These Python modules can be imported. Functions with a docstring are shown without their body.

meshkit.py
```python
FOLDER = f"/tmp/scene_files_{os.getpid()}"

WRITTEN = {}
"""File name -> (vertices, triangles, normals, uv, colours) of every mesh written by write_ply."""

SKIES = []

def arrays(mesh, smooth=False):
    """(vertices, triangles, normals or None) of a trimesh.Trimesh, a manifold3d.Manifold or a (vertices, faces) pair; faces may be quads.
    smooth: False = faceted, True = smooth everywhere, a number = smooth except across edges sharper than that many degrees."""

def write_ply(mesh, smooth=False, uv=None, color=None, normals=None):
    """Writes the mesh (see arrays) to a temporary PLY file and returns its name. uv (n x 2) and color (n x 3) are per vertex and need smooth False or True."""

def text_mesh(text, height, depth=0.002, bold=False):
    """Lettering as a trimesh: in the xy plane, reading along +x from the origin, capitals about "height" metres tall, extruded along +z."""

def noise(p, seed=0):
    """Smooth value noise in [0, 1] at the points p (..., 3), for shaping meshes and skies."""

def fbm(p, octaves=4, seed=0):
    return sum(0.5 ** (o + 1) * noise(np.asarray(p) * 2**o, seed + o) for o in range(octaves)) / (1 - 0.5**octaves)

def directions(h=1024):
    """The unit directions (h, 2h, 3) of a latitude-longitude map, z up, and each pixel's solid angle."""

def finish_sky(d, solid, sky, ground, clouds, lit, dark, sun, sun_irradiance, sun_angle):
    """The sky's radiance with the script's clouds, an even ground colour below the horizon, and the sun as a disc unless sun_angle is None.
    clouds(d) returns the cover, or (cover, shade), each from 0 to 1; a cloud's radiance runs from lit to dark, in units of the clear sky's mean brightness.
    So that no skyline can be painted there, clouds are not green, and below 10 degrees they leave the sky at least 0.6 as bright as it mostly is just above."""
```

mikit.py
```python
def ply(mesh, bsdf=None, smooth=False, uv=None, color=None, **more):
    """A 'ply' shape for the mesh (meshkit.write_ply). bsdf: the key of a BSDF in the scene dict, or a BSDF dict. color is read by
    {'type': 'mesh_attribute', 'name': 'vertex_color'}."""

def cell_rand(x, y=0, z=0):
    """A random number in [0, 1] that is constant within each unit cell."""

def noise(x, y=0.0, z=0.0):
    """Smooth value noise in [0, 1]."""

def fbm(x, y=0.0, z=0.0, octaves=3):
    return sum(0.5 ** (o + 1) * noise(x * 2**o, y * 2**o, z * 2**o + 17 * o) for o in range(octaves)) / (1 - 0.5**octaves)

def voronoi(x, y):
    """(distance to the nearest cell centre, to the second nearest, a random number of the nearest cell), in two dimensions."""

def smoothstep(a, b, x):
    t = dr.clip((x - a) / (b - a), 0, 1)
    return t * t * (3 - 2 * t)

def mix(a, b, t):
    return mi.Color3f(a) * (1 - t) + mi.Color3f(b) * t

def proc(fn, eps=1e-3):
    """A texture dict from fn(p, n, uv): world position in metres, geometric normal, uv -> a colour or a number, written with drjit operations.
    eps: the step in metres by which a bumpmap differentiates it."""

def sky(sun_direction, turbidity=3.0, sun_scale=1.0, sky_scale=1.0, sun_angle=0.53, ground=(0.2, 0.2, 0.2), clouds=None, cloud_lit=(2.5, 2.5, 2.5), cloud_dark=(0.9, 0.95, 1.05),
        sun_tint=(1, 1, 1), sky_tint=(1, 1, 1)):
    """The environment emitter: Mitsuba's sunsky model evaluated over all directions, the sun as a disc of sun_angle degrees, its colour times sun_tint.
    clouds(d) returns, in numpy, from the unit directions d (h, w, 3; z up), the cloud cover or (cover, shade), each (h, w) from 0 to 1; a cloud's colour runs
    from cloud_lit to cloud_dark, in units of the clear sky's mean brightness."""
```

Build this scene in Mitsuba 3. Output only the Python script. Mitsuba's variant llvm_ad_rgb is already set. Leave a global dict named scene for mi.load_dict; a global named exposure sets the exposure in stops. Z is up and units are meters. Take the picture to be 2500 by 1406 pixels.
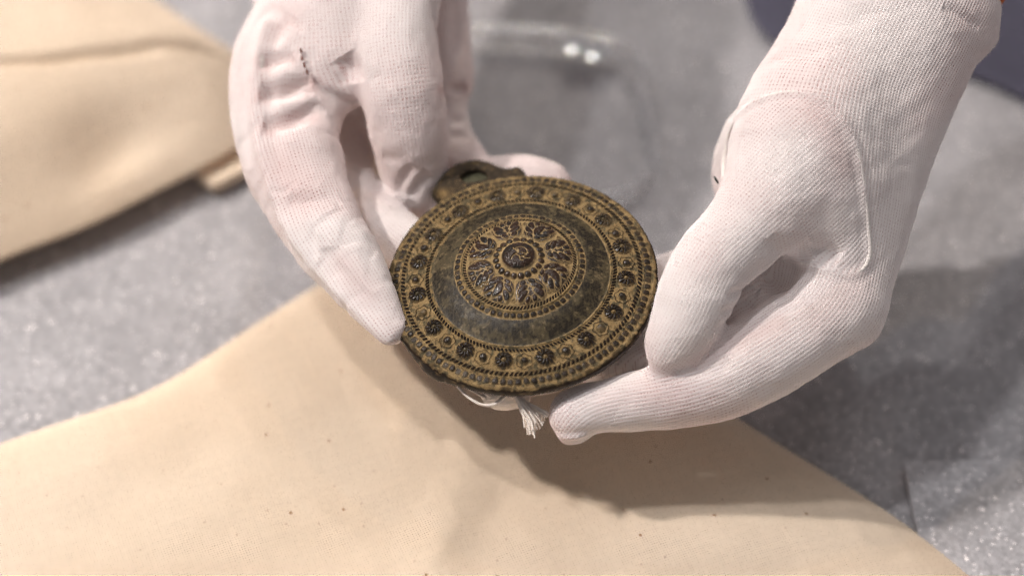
import math
import numpy as np
import drjit as dr
import mitsuba as mi
import trimesh
import meshkit
import mikit
from mikit import noise, fbm, voronoi, cell_rand, smoothstep, mix
from scipy.spatial import cKDTree
from scipy.interpolate import CubicSpline, RegularGridInterpolator
from scipy.ndimage import gaussian_filter1d

T = mi.ScalarTransform4f
scene, labels = {}, {}

# ------------------------------------------------------------------ camera, lamps, exposure
D = 0.62                                   # metres from the lens to the medallion
FOV = 24.0
PITCH = math.radians(50)
FPX = 1250 / math.tan(math.radians(FOV / 2))
fwd = np.array([0, math.cos(PITCH), -math.sin(PITCH)])
upv = np.array([0, math.sin(PITCH), math.cos(PITCH)])
rgt = np.array([1.0, 0, 0])
AIM = np.array([0, 0, 0.060])
CAM = AIM - D * fwd
scene['camera'] = {'type': 'thinlens', 'fov': FOV, 'fov_axis': 'x', 'aperture_radius': 0.0105, 'focus_distance': D - 0.006,
                   'near_clip': 0.01, 'far_clip': 20.0,
                   'to_world': T().look_at(origin=CAM.tolist(), target=AIM.tolist(), up=[0, 0, 1])}
exposure = 0.66


def lamp(name, pos, target, radius, rgb):
    scene[name] = {'type': 'disk', 'to_world': T().look_at(origin=list(pos), target=list(target), up=[0, 1, 0.01]) @ T().scale(radius),
                   'emitter': {'type': 'area', 'radiance': {'type': 'rgb', 'value': list(rgb)}},
                   'bsdf': {'type': 'diffuse', 'reflectance': {'type': 'rgb', 'value': 0.1}}}
    labels[name] = {'kind': 'structure'}


lamp('spot_lamp', (-0.275, 0.01, 0.82), (0, 0, 0.05), 0.0235, (235, 228, 228))
lamp('spot_lamp_001', (-0.61, 0.08, 0.87), (0, 0, 0.05), 0.0280, (640, 590, 560))


def mirrored(px, py, z, tilt, reach):
    """Where a lamp hangs whose reflection is seen there in a surface tilted away by so much."""
    v_ = fwd + (px - 1250) / FPX * rgt - (py - 703) / FPX * upv
    q_ = CAM + (z - CAM[2]) / v_[2] * v_
    v_ = -v_ / np.linalg.norm(v_)
    h_ = np.array([tilt[0], tilt[1], 1.0])
    h_ /= np.linalg.norm(h_)
    return q_ + reach * (2 * (h_ @ v_) * h_ - v_), q_


for k_, (tx_, ty_, r_, rgb_) in enumerate(((-0.030, -0.110, 0.0115, (800, 775, 760)), (-0.016, -0.116, 0.009, (700, 680, 670)), (-0.060, -0.170, 0.011, (620, 420, 200)))):
    pos_, tgt_ = mirrored(1400, 118, 0.010, (tx_, ty_), 1.3)
    lamp('display_lamp' + (f'_{k_:03d}' if k_ else ''), pos_, tgt_, r_, rgb_)
lamp('ceiling_lamp', (0.25, 0.35, 2.3), (0.05, 0.05, 0), 0.55, (1.25, 1.22, 1.24))
scene['room_light'] = {'type': 'constant', 'radiance': {'type': 'rgb', 'value': [0.138, 0.132, 0.134]}}


# ------------------------------------------------------------------ helpers
def P(px, py, c=0.0):
    """The point seen at a place of the photograph, c millimetres nearer than the medallion's centre."""
    d = D - np.asarray(c, float) * 1e-3
    x, y = np.asarray(px, float), np.asarray(py, float)
    return CAM + ((x - 1250) / FPX * d)[..., None] * rgt - ((y - 703) / FPX * d)[..., None] * upv + np.asarray(d)[..., None] * fwd


def G(px, py, z):
    """The point of the level z (metres) seen there."""
    x, y = np.asarray(px, float), np.asarray(py, float)
    v = fwd + ((x - 1250) / FPX)[..., None] * rgt - ((y - 703) / FPX)[..., None] * upv
    t = (z - CAM[2]) / v[..., 2]
    return CAM + t[..., None] * v


def sst(a, b, x):
    t = np.clip((x - a) / (b - a), 0, 1)
    return t * t * (3 - 2 * t)


def vnormals(v, f):
    n = np.zeros_like(v)
    fn = np.cross(v[f[:, 1]] - v[f[:, 0]], v[f[:, 2]] - v[f[:, 0]])
    for k in range(3):
        np.add.at(n, f[:, k], fn)
    return n / np.maximum(np.linalg.norm(n, axis=1, keepdims=True), 1e-30)


def shape(v, f, bsdf, n=None, uv=None, color=None):
    path = meshkit.write_ply((v, f), False, uv, color, normals=n)
    return {'type': 'ply', 'filename': path, 'face_normals': n is None, 'bsdf': {'type': 'ref', 'id': bsdf}}


def sub(v, f, sel, n=None, uv=None, color=None):
    """The submesh of the faces sel."""
    ff = f[sel]
    used, inv = np.unique(ff, return_inverse=True)
    pick = lambda a: None if a is None else a[used]
    return v[used], inv.reshape(-1, 3), pick(n), pick(uv), pick(color)


def put(key, v, f, bsdf, smooth=True, **k):
    n = vnormals(v, f) if smooth else None
    scene[key] = shape(v, f, bsdf, n, **k)


def tube(pts, rad, sides=10, closed=False, cap=True):
    pts = np.asarray(pts, float)
    rad = np.broadcast_to(np.asarray(rad, float), len(pts))
    t = np.gradient(pts, axis=0)
    if closed:
        t = np.roll(pts, -1, 0) - np.roll(pts, 1, 0)
    t /= np.linalg.norm(t, axis=1, keepdims=True)
    e = np.cross(t[0], [0.3, 0.2, 0.93])
    es = []
    for k in range(len(pts)):
        e = e - t[k] * (e @ t[k])
        e = e / np.linalg.norm(e)
        es.append(e)
    es = np.array(es)
    b = np.cross(t, es)
    a = np.linspace(0, 2 * math.pi, sides, endpoint=False)
    v = (pts[:, None] + rad[:, None, None] * (np.cos(a)[None, :, None] * es[:, None] + np.sin(a)[None, :, None] * b[:, None])).reshape(-1, 3)
    m = len(pts)
    f = []
    for i in range(m if closed else m - 1):
        j = (i + 1) % m
        for s in range(sides):
            s2 = (s + 1) % sides
            f += [(i * sides + s, i * sides + s2, j * sides + s2), (i * sides + s, j * sides + s2, j * sides + s)]
    if cap and not closed:
        v = np.vstack([v, pts[0], pts[-1]])
        for s in range(sides):
            s2 = (s + 1) % sides
            f += [(m * sides, s2, s), (m * sides + 1, (m - 1) * sides + s, (m - 1) * sides + s2)]
    return v, np.array(f)


def join(parts):
    vs, fs, o = [], [], 0
    for v, f in parts:
        vs.append(v)
        fs.append(np.asarray(f) + o)
        o += len(v)
    return np.vstack(vs), np.vstack(fs)


def spline(pts, n):
    pts = np.asarray(pts, float)
    s = np.r_[0, np.cumsum(np.linalg.norm(np.diff(pts[:, :3], axis=0), axis=1))]
    return CubicSpline(s, pts)(np.linspace(0, s[-1], n))


def pchain(pts, n):
    """Like spline, but without overshoot of the last columns."""
    from scipy.interpolate import PchipInterpolator
    pts = np.asarray(pts, float)
    s = np.r_[0, np.cumsum(np.linalg.norm(np.diff(pts[:, :2], axis=0), axis=1))]
    return PchipInterpolator(s, pts)(np.linspace(0, s[-1], n))


def surface_nets(F, o, h):
    """Zero surface of the grid field F (negative inside) with origin o and step h."""
    nx, ny, nz = F.shape
    S = F < 0
    idx = np.full((nx - 1, ny - 1, nz - 1), -1, np.int64)
    cnt = np.zeros((nx - 1, ny - 1, nz - 1), np.int8)
    for a in (0, 1):
        for b in (0, 1):
            for c in (0, 1):
                cnt += S[a:nx - 1 + a, b:ny - 1 + b, c:nz - 1 + c]
    I = np.argwhere((cnt > 0) & (cnt < 8))
    idx[tuple(I.T)] = np.arange(len(I))
    acc, num = np.zeros((len(I), 3)), np.zeros(len(I))
    corners = [(a, b, c) for a in (0, 1) for b in (0, 1) for c in (0, 1)]
    for p in corners:
        for ax in range(3):
            if p[ax]:
                continue
            q = list(p)
            q[ax] = 1
            A = F[I[:, 0] + p[0], I[:, 1] + p[1], I[:, 2] + p[2]]
            B = F[I[:, 0] + q[0], I[:, 1] + q[1], I[:, 2] + q[2]]
            on = (A < 0) != (B < 0)
            t = np.where(on, A / np.where(on, A - B, 1), 0)
            pt = np.tile(np.array(p, float), (len(I), 1))
            pt[:, ax] += t
            acc[on] += pt[on]
            num[on] += 1
    v = o + h * (I + acc / num[:, None])
    faces = []
    for ax in range(3):
        b, c = [(1, 2), (2, 0), (0, 1)][ax]
        sl = [slice(None)] * 3
        sl[ax] = slice(0, -1)
        s2 = [slice(None)] * 3
        s2[ax] = slice(1, None)
        E = np.argwhere(S[tuple(sl)] != S[tuple(s2)])
        E = E[(E[:, b] > 0) & (E[:, c] > 0) & (E[:, b] < F.shape[b] - 1) & (E[:, c] < F.shape[c] - 1)]
        flip = S[tuple(E.T)]
        q = []
        for db, dc in ((-1, -1), (0, -1), (0, 0), (-1, 0)):
            K = E.copy()
            K[:, b] += db
            K[:, c] += dc
            q.append(idx[tuple(K.T)])
        q = np.stack(q, 1)
        q[~flip] = q[~flip][:, ::-1]
        faces.append(q)
    q = np.vstack(faces)
    f = np.vstack([q[:, [0, 1, 2]], q[:, [0, 2, 3]]])
    return v, f


def laplace(v, f, it, lam=0.5, w=None):
    import scipy.sparse as sp
    e = np.vstack([f[:, [0, 1]], f[:, [1, 2]], f[:, [2, 0]]])
    e = np.vstack([e, e[:, ::-1]])
    A = sp.csr_matrix((np.ones(len(e)), (e[:, 0], e[:, 1])), (len(v), len(v)))
    A.data[:] = 1
    deg = np.maximum(np.asarray(A.sum(1)).ravel(), 1)
    for k in range(it):
        l = (lam if k % 2 == 0 else -lam * 1.02)
        v = v + l * ((A @ v) / deg[:, None] - v)
    return v


# ------------------------------------------------------------------ materials
def principled(key, color, rough=0.6, metal=0.0, spec=0.5, sheen=0.0, bump=None, bump_scale=1.0, two=True, **k):
    b = {'type': 'principled', 'base_color': color if isinstance(color, dict) else {'type': 'rgb', 'value': list(color)}, 'roughness': rough, 'metallic': metal, 'specular': spec, **k}
    if sheen:
        b['sheen'] = sheen
    if bump is not None:
        b = {'type': 'bumpmap', 'arbitrary': bump, 'scale': bump_scale, 'bsdf': b}
    scene[key] = {'type': 'twosided', 'bsdf': b} if two else b


def weave_cells(p):
    x = p.x * 0.93 + p.y * 0.37
    y = -p.x * 0.37 + p.y * 0.93
    return x / 0.00070, y / 0.00070


def muslin_color(p, n, uv):
    a, b = weave_cells(p)
    ia, ib = dr.floor(a), dr.floor(b)
    r = cell_rand(ia, ib, 3)
    hole = dr.sqr(dr.sin(math.pi * a)) * dr.sqr(dr.sin(math.pi * b))
    thread = 0.5 * noise(a * 0.9, b * 0.05, 1.0) + 0.5 * noise(a * 0.05, b * 0.9, 2.0)
    big = fbm(p.x * 22, p.y * 22, p.z * 10, 3)
    base = mix((0.672, 0.545, 0.415), (0.742, 0.619, 0.485), smoothstep(0.3, 0.7, big))
    base = base * (0.95 + 0.09 * thread)
    base = mix(base, base * mi.Color3f(0.50, 0.40, 0.28), (0.25 + 0.75 * r) * smoothstep(0.35, 0.95, hole))
    # brown seed flecks caught in the cotton
    d1, d2, w = voronoi(p.x / 0.011, p.y / 0.011)
    fleck = smoothstep(0.070, 0.035, d1 + 0.03 * noise(p.x * 4000, p.y * 4000, 0.0)) * dr.select(w > 0.88, 1.0, 0.0)
    d3, d4, w2 = voronoi(p.x / 0.0042 + 31.0, p.y / 0.0042)
    fleck2 = smoothstep(0.11, 0.05, d3) * dr.select(w2 > 0.95, 0.7, 0.0)
    return mix(base, (0.26, 0.115, 0.035), dr.minimum(fleck * 0.85 + fleck2 * 0.6, 1.0))


def muslin_bump(p, n, uv):
    a, b = weave_cells(p)
    return 0.00004 * dr.abs(dr.sin(math.pi * a)) + 0.00004 * dr.abs(dr.sin(math.pi * b)) + 0.00025 * fbm(p.x * 300, p.y * 300, p.z * 300, 2)


principled('muslin', mikit.proc(muslin_color), 0.9, spec=0.2, sheen=0.25, bump=mikit.proc(muslin_bump, 1e-4))


def foam_color(p, n, uv):
    d1, d2, w = voronoi(p.x / 0.0016, p.y / 0.0016)
    e1, e2, w2 = voronoi(p.x / 0.0031 + 9.3, p.y / 0.0031 + 4.1)
    soft = fbm(p.x * 60, p.y * 60, 0.0, 3)
    fine = fbm(p.x * 900, p.y * 900, 0.0, 2)
    base = mix((0.285, 0.280, 0.291), (0.455, 0.445, 0.459), smoothstep(0.2, 0.8, soft * 0.4 + fine * 0.6))
    base = mix(base, (0.80, 0.76, 0.765), smoothstep(0.45, 0.1, d1) * dr.select(w > 0.83, 0.65, 0.0))
    base = mix(base, (0.92, 0.87, 0.86), smoothstep(0.30, 0.1, e1) * dr.select(w2 > 0.945, 0.8, 0.0))
    return mix(base, (0.36, 0.335, 0.345), smoothstep(0.5, 0.2, d1) * dr.select(w < 0.12, 0.5, 0.0))


def foam_bump(p, n, uv):
    d1, d2, w = voronoi(p.x / 0.0011, p.y / 0.0011)
    return 0.00022 * smoothstep(0.0, 0.6, d2 - d1) * (0.5 + w)


principled('foam_film', mikit.proc(lambda p, n, uv: foam_color(p, n, uv) * 1.02), 0.30, spec=0.6, bump=mikit.proc(foam_bump, 1.5e-4), bump_scale=0.6)
principled('foam', mikit.proc(foam_color), 0.48, spec=0.45, bump=mikit.proc(foam_bump, 1.5e-4))

KNIT = 1.02                                # mm between the knitted ribs


def knit_parts(uv):
    a = uv.y / KNIT
    b = uv.x / (KNIT * 0.80)
    ia = dr.floor(a)
    fa = a - ia
    rib = dr.sqr(dr.sin(math.pi * a))      # 1 on the rib, 0 between ribs
    course = dr.sqr(dr.sin(math.pi * (b + 0.5 * dr.floor(a) * 0.0 + 0.18 * dr.abs(fa - 0.5))))
    return a, b, rib, course


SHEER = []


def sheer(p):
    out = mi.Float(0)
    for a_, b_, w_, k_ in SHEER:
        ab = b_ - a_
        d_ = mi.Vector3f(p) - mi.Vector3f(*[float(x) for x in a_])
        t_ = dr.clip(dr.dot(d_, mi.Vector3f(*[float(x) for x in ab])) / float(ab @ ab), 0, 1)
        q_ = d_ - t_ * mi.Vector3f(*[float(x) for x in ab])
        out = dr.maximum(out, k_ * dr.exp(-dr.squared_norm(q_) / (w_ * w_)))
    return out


def knit_color(p, n, uv):
    a, b, rib, course = knit_parts(uv)
    r = cell_rand(dr.floor(a + 0.5), dr.floor(b), 5)
    stretch = smoothstep(0.36, 0.66, fbm(p.x * 42, p.y * 42, p.z * 42, 2))
    hole = (1 - smoothstep(0.0, 0.55, rib)) * smoothstep(0.25, 0.9, course)
    gap = 1 - smoothstep(0.0, 0.8, rib)
    base = mix((0.695, 0.640, 0.620), (0.745, 0.695, 0.677), fbm(p.x * 260, p.y * 260, p.z * 260, 2))
    base = mix(base, (0.665, 0.550, 0.535), stretch * 0.5)
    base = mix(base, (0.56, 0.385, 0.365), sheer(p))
    base = mix(base, (0.60, 0.485, 0.465), gap * (0.13 + 0.22 * stretch))
    return mix(base, (0.43, 0.235, 0.215), hole * (0.25 + 0.75 * r) * (0.45 + 0.55 * stretch))


def knit_bump(p, n, uv):
    a, b, rib, course = knit_parts(uv)
    return 0.000035 * rib - 0.00010 * course * (1 - rib) + 0.00010 * fbm(p.x * 900, p.y * 900, p.z * 900, 2) + 0.0005 * fbm(p.x * 160, p.y * 160, p.z * 160, 2)


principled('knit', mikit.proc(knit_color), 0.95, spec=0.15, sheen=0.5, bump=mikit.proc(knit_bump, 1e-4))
principled('cord_cotton', mikit.proc(lambda p, n, uv: mix((0.66, 0.60, 0.56), (0.82, 0.77, 0.73), fbm(p.x * 1500, p.y * 1500, p.z * 1500, 2))), 0.95, spec=0.15, sheen=0.4)
principled('string_cotton', mikit.proc(lambda p, n, uv: mix((0.72, 0.64, 0.56), (0.86, 0.80, 0.74), fbm(p.x * 2500, p.y * 2500, p.z * 2500, 2))), 0.95, spec=0.15, sheen=0.4)
principled('stitch_thread', (0.14, 0.05, 0.035), 0.9, spec=0.2)
principled('dark_fibre', (0.012, 0.016, 0.014), 0.6)
principled('sleeve_red', mikit.proc(lambda p, n, uv: mix((0.36, 0.085, 0.026), (0.45, 0.115, 0.034), fbm(p.x * 300, p.y * 300, p.z * 300, 3))), 0.9, spec=0.2)
principled('blue_cotton', mikit.proc(lambda p, n, uv: mix((0.062, 0.060, 0.085), (0.083, 0.081, 0.112), fbm(p.x * 150, p.y * 150, p.z * 150, 3))), 0.9, spec=0.2, sheen=0.3)
VC = {'type': 'mesh_attribute', 'name': 'vertex_color'}


def metal_bump(p, n, uv):
    return 0.00012 * fbm(p.x * 1900, p.y * 1900, p.z * 1900, 3) + 0.00010 * fbm(p.x * 5200, p.y * 5200, p.z * 5200, 2)


principled('bronze_raised', VC, mikit.proc(lambda p, n, uv: 0.18 + 0.20 * fbm(p.x * 1500, p.y * 1500, p.z * 1500, 2)), spec=0.28, bump=mikit.proc(metal_bump, 8e-5), bump_scale=0.32)
principled('bronze_band', VC, mikit.proc(lambda p, n, uv: 0.34 + 0.30 * fbm(p.x * 700, p.y * 700, p.z * 700, 3)), spec=0.22, bump=mikit.proc(metal_bump, 8e-5), bump_scale=0.35)
principled('bronze_earth', VC, 0.9, spec=0.12, bump=mikit.proc(metal_bump, 8e-5), bump_scale=1.0)
principled('bronze_bead', VC, 0.45, spec=0.2, bump=mikit.proc(metal_bump, 8e-5), bump_scale=0.4)
scene['acrylic'] = {'type': 'blendbsdf', 'weight': 0.30, 'a': {'type': 'thindielectric', 'int_ior': 1.49, 'ext_ior': 1.0}, 'b': {'type': 'twosided', 'b': {'type': 'roughconductor', 'material': 'none', 'alpha': 0.018}}}
scene['acrylic_foot'] = {**scene['acrylic'], 'weight': 0.9}
scene['acrylic_sheet'] = {'type': 'thindielectric', 'int_ior': 1.49, 'ext_ior': 1.0}


# ------------------------------------------------------------------ the surface it all lies on
def plane_grid(x0, x1, y0, y1, n, z):
    return np.array([[x0, y0, z], [x1, y0, z], [x1, y1, z], [x0, y1, z]], float), np.array([[0, 1, 2], [0, 2, 3]])


v, f = plane_grid(-0.9, 0.9, -0.75, 1.1, 2, 0.0)
put('table_foam', v, f, 'foam', False)
labels['table_foam'] = {'kind': 'structure', 'label': 'pale grey padding foam covering the table'}


# a second, thinner foam sheet whose corner lies at the right
def slab(poly_xy, z0, z1, bev, bsdf, key):
    import shapely.geometry as sg
    a = sg.Polygon(poly_xy).buffer(-bev).buffer(bev * 0.98, quad_segs=3)
    m = trimesh.creation.extrude_polygon(sg.Polygon(a.exterior.coords), z1 - z0, engine='earcut')
    m.apply_translation([0, 0, z0])
    put(key, np.array(m.vertices), np.array(m.faces), bsdf, False)


q = G([2204, 2262, 2900, 2900], [1128, 1420, 1900, 1122], 0.003)[:, :2]
slab(q, 0.0004, 0.0038, 0.0012, 'foam_film', 'foam_sheet')
labels['foam_sheet'] = {'label': 'thin pale grey foam sheet with its cut corner beside the beige cushion', 'category': 'foam sheet'}


# ------------------------------------------------------------------ cotton cushions
def cushion(key, outline, rings, top, bottom, seed):
    """outline (n, 2) in world metres; top(d, xy) and bottom(d) give the heights at the distance d from the outline."""
    import shapely.geometry as sg
    o = np.asarray(outline)
    c = o.mean(0)
    t = np.linspace(0, 1, rings) ** 1.6
    xy = o[None] * (1 - t[:, None, None]) + c * t[:, None, None]
    xy = xy[:-1].reshape(-1, 2)
    xy = np.vstack([xy, c])
    dense = np.vstack([o + (np.roll(o, -1, 0) - o) * s for s in np.linspace(0, 1, 8, endpoint=False)])
    d = cKDTree(dense).query(xy)[0]
    n = len(o)
    d[:n] = 0
    vt = np.c_[xy, top(d, xy)]
    vb = np.c_[xy, bottom(d)]
    m = len(xy)
    ft = []
    i = np.arange(n)
    j = (i + 1) % n
    for k in range(rings - 2):
        a, b = k * n, (k + 1) * n
        ft += [np.c_[a + i, a + j, b + j], np.c_[a + i, b + j, b + i]]
    a = (rings - 2) * n
    ft.append(np.c_[a + i, a + j, np.full(n, m - 1)])
    ft = np.vstack(ft)
    area = np.cross(o, np.roll(o, -1, 0)).sum()
    if area < 0:
        ft = ft[:, ::-1]
    # the bottom reuses the rim's vertices
    remap = np.arange(m) + m - n
    remap[:n] = np.arange(n)
    fb = remap[ft][:, ::-1]
    v = np.vstack([vt, vb[n:]])
    v[:n, 2] = (vt[:n, 2] + vb[:n, 2]) / 2
    put(key, v, np.vstack([ft, fb]), 'muslin')
    return v


def smooth_outline(px, z, n, closed=True):
    w = G(np.array(px)[:, 0], np.array(px)[:, 1], z)[:, :2]
    s = np.r_[0, np.cumsum(np.linalg.norm(np.diff(np.vstack([w, w[:1]]), axis=0), axis=1))]
    cs = CubicSpline(s, np.vstack([w, w[:1]]), bc_type='periodic')
    return cs(np.linspace(0, s[-1], n, endpoint=False))


def dent(xy, px, py, z, r, amp, stretch=(1, 0), k=1.0):
    c = G(px, py, z)[:2]
    u = np.array(stretch, float) / np.linalg.norm(stretch)
    q = xy - c
    a, b = q @ u, q @ np.array([-u[1], u[0]])
    return amp * np.exp(-(a / (r * k)) ** 2 - (b / r) ** 2)


near_px = [(-420, 1205), (-200, 1140), (0, 1077), (200, 1008), (340, 958), (450, 900), (560, 828), (700, 736), (820, 668), (980, 622), (1150, 624), (1350, 704), (1560, 850),
           (1820, 1028), (1950, 1108), (2100, 1200), (2250, 1302), (2385, 1412), (2560, 1600), (2640, 1900), (2300, 2300), (1250, 2420), (-100, 2350), (-560, 1900)]


def near_top(d, xy):
    h = 0.003 + 0.0150 * (1 - (1 - np.clip(d / 0.034, 0, 1)) ** 2.3)
    p3 = np.c_[xy, np.zeros(len(xy))]
    in_ = sst(0.0, 0.02, d)
    h = h + in_ * (0.0044 * (meshkit.fbm(p3 * 16, 3, 5) - 0.5) + 0.0018 * (meshkit.fbm(p3 * 55, 3, 9) - 0.5))
    # soft folds running towards the viewer
    for px, py, a, r, s in ((1120, 1260, 0.0013, 0.010, (0.25, 1)), (800, 1330, -0.0013, 0.013, (0.3, 1)), (1180, 1330, -0.0011, 0.007, (0.35, 1)), (1080, 1330, 0.0011, 0.006, (0.3, 1)),
                            (700, 1000, 0.0012, 0.010, (0.7, 1)), (420, 1120, -0.0012, 0.012, (0.8, 1)), (1700, 1300, 0.0012, 0.014, (1, 0.3)), (1950, 1230, -0.0012, 0.010, (1, -0.2))):
        h = h + in_ * dent(xy, px, py, 0.016, r, a, s, 3.2)
    return h


cushion('cotton_cushion', smooth_outline(near_px, 0.004, 520), 150, near_top, lambda d: 0.0006 + 0.002 * np.exp(-d / 0.003), 1)
labels['cotton_cushion'] = {'label': 'flat cream cotton cushion beneath the raised medallion, flecked with brown specks', 'category': 'cushion', 'group': 'cream cotton cushions'}

far_px = [(-520, 700), (-250, 735), (0, 634), (210, 552), (420, 447), (540, 385), (610, 330), (628, 240), (578, 140), (500, 86), (440, 45), (360, -12), (200, -130), (0, -240), (-300, -260), (-560, -100), (-640, 300)]


def far_top(d, xy):
    h = 0.012 + 0.030 * (1 - (1 - np.clip(d / 0.055, 0, 1)) ** 2.6)
    p3 = np.c_[xy, np.zeros(len(xy))]
    in_ = sst(0.0, 0.02, d)
    h = h + in_ * (0.006 * (meshkit.fbm(p3 * 14, 3, 25) - 0.5) + 0.002 * (meshkit.fbm(p3 * 45, 3, 29) - 0.5))
    h = h + in_ * (dent(xy, 240, 400, 0.03, 0.010, -0.0085, (0.45, 1), 1.8) + dent(xy, 330, 320, 0.03, 0.010, -0.0075, (1, 0.5), 2.0)
                   + dent(xy, 60, 480, 0.03, 0.014, -0.007, (1, 0.3), 1.8) + dent(xy, 290, 420, 0.03, 0.008, 0.0025, (0.3, 1), 1.8))
    # the folded-over edge of the cloth: a step along a line
    pts = G([-300, 0, 120, 230, 330, 440, 520], [225, 190, 176, 155, 135, 100, 70], 0.036)[:, :2]
    fine = np.vstack([pts[i] + (pts[i + 1] - pts[i]) * s for i in range(len(pts) - 1) for s in np.linspace(0, 1, 60, endpoint=False)])
    tr = cKDTree(fine)
    dd, ii = tr.query(xy)
    tang = np.gradient(fine, axis=0)[ii]
    side = tang[:, 0] * (xy - fine[ii])[:, 1] - tang[:, 1] * (xy - fine[ii])[:, 0]
    sd = np.where(side > 0, dd, -dd)
    h = h + in_ * (0.0022 * sst(-0.0010, 0.0010, sd) * np.exp(-np.abs(sd) / 0.06) - 0.0019 * np.exp(-(sd / 0.0012) ** 2))
    return h


cushion('cotton_cushion_001', smooth_outline(far_px, 0.011, 420), 150, far_top, lambda d: 0.0008 + 0.0112 * np.exp(-d / 0.005), 2)
labels['cotton_cushion_001'] = {'label': 'plump cream cotton cushion with a folded cloth edge, behind the brown-stitched glove', 'category': 'cushion', 'group': 'cream cotton cushions'}
q = G([478, 522, 700, 720, 560], [425, 456, 366, 300, 370], 0.006)
m = trimesh.creation.extrude_polygon(__import__('shapely').geometry.Polygon(q[:, :2]).buffer(-0.001).buffer(0.001), 0.0035, engine='earcut')
m.apply_translation([0, 0, 0.0035])
put('cotton_cushion_001__cloth_flap', np.array(m.vertices), np.array(m.faces), 'muslin', False)

# ------------------------------------------------------------------ the medallion
DC = np.array([0.00259, 0.00166, 0.06001])
DN = np.array([-0.0846, -0.0513, 0.9951])
DN /= np.linalg.norm(DN)
DE = np.cross([0, 1.0, 0], DN)
DE /= np.linalg.norm(DE)
DG = np.cross(DN, DE)


def disc(x, y, h):
    """Medallion millimetres to the world."""
    x, y, h = np.broadcast_arrays(x, y, h)
    return DC + 1e-3 * (x[..., None] * DE + y[..., None] * DG + h[..., None] * DN)


rosette_deg = [81.2, 59.6, 37.1, 15.4, -6.6, -30.4, -53.2, -77.4, -99.6, -121.7, -145.3, -170.1, 167.8, 147.5, 125.9, 103.2]
stud_deg = [70.6, 47.6, 25.0, 3.8, -18.8, -42.6, -65.9, -88.6, -111.0, -133.6, -157.3, -180.0, 157.8, 134.8, 114.4, 91.8]
petal_deg = [155, 106, 60, 12, -33, -76, -120, -161]
rng = np.random.default_rng(7)


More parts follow.
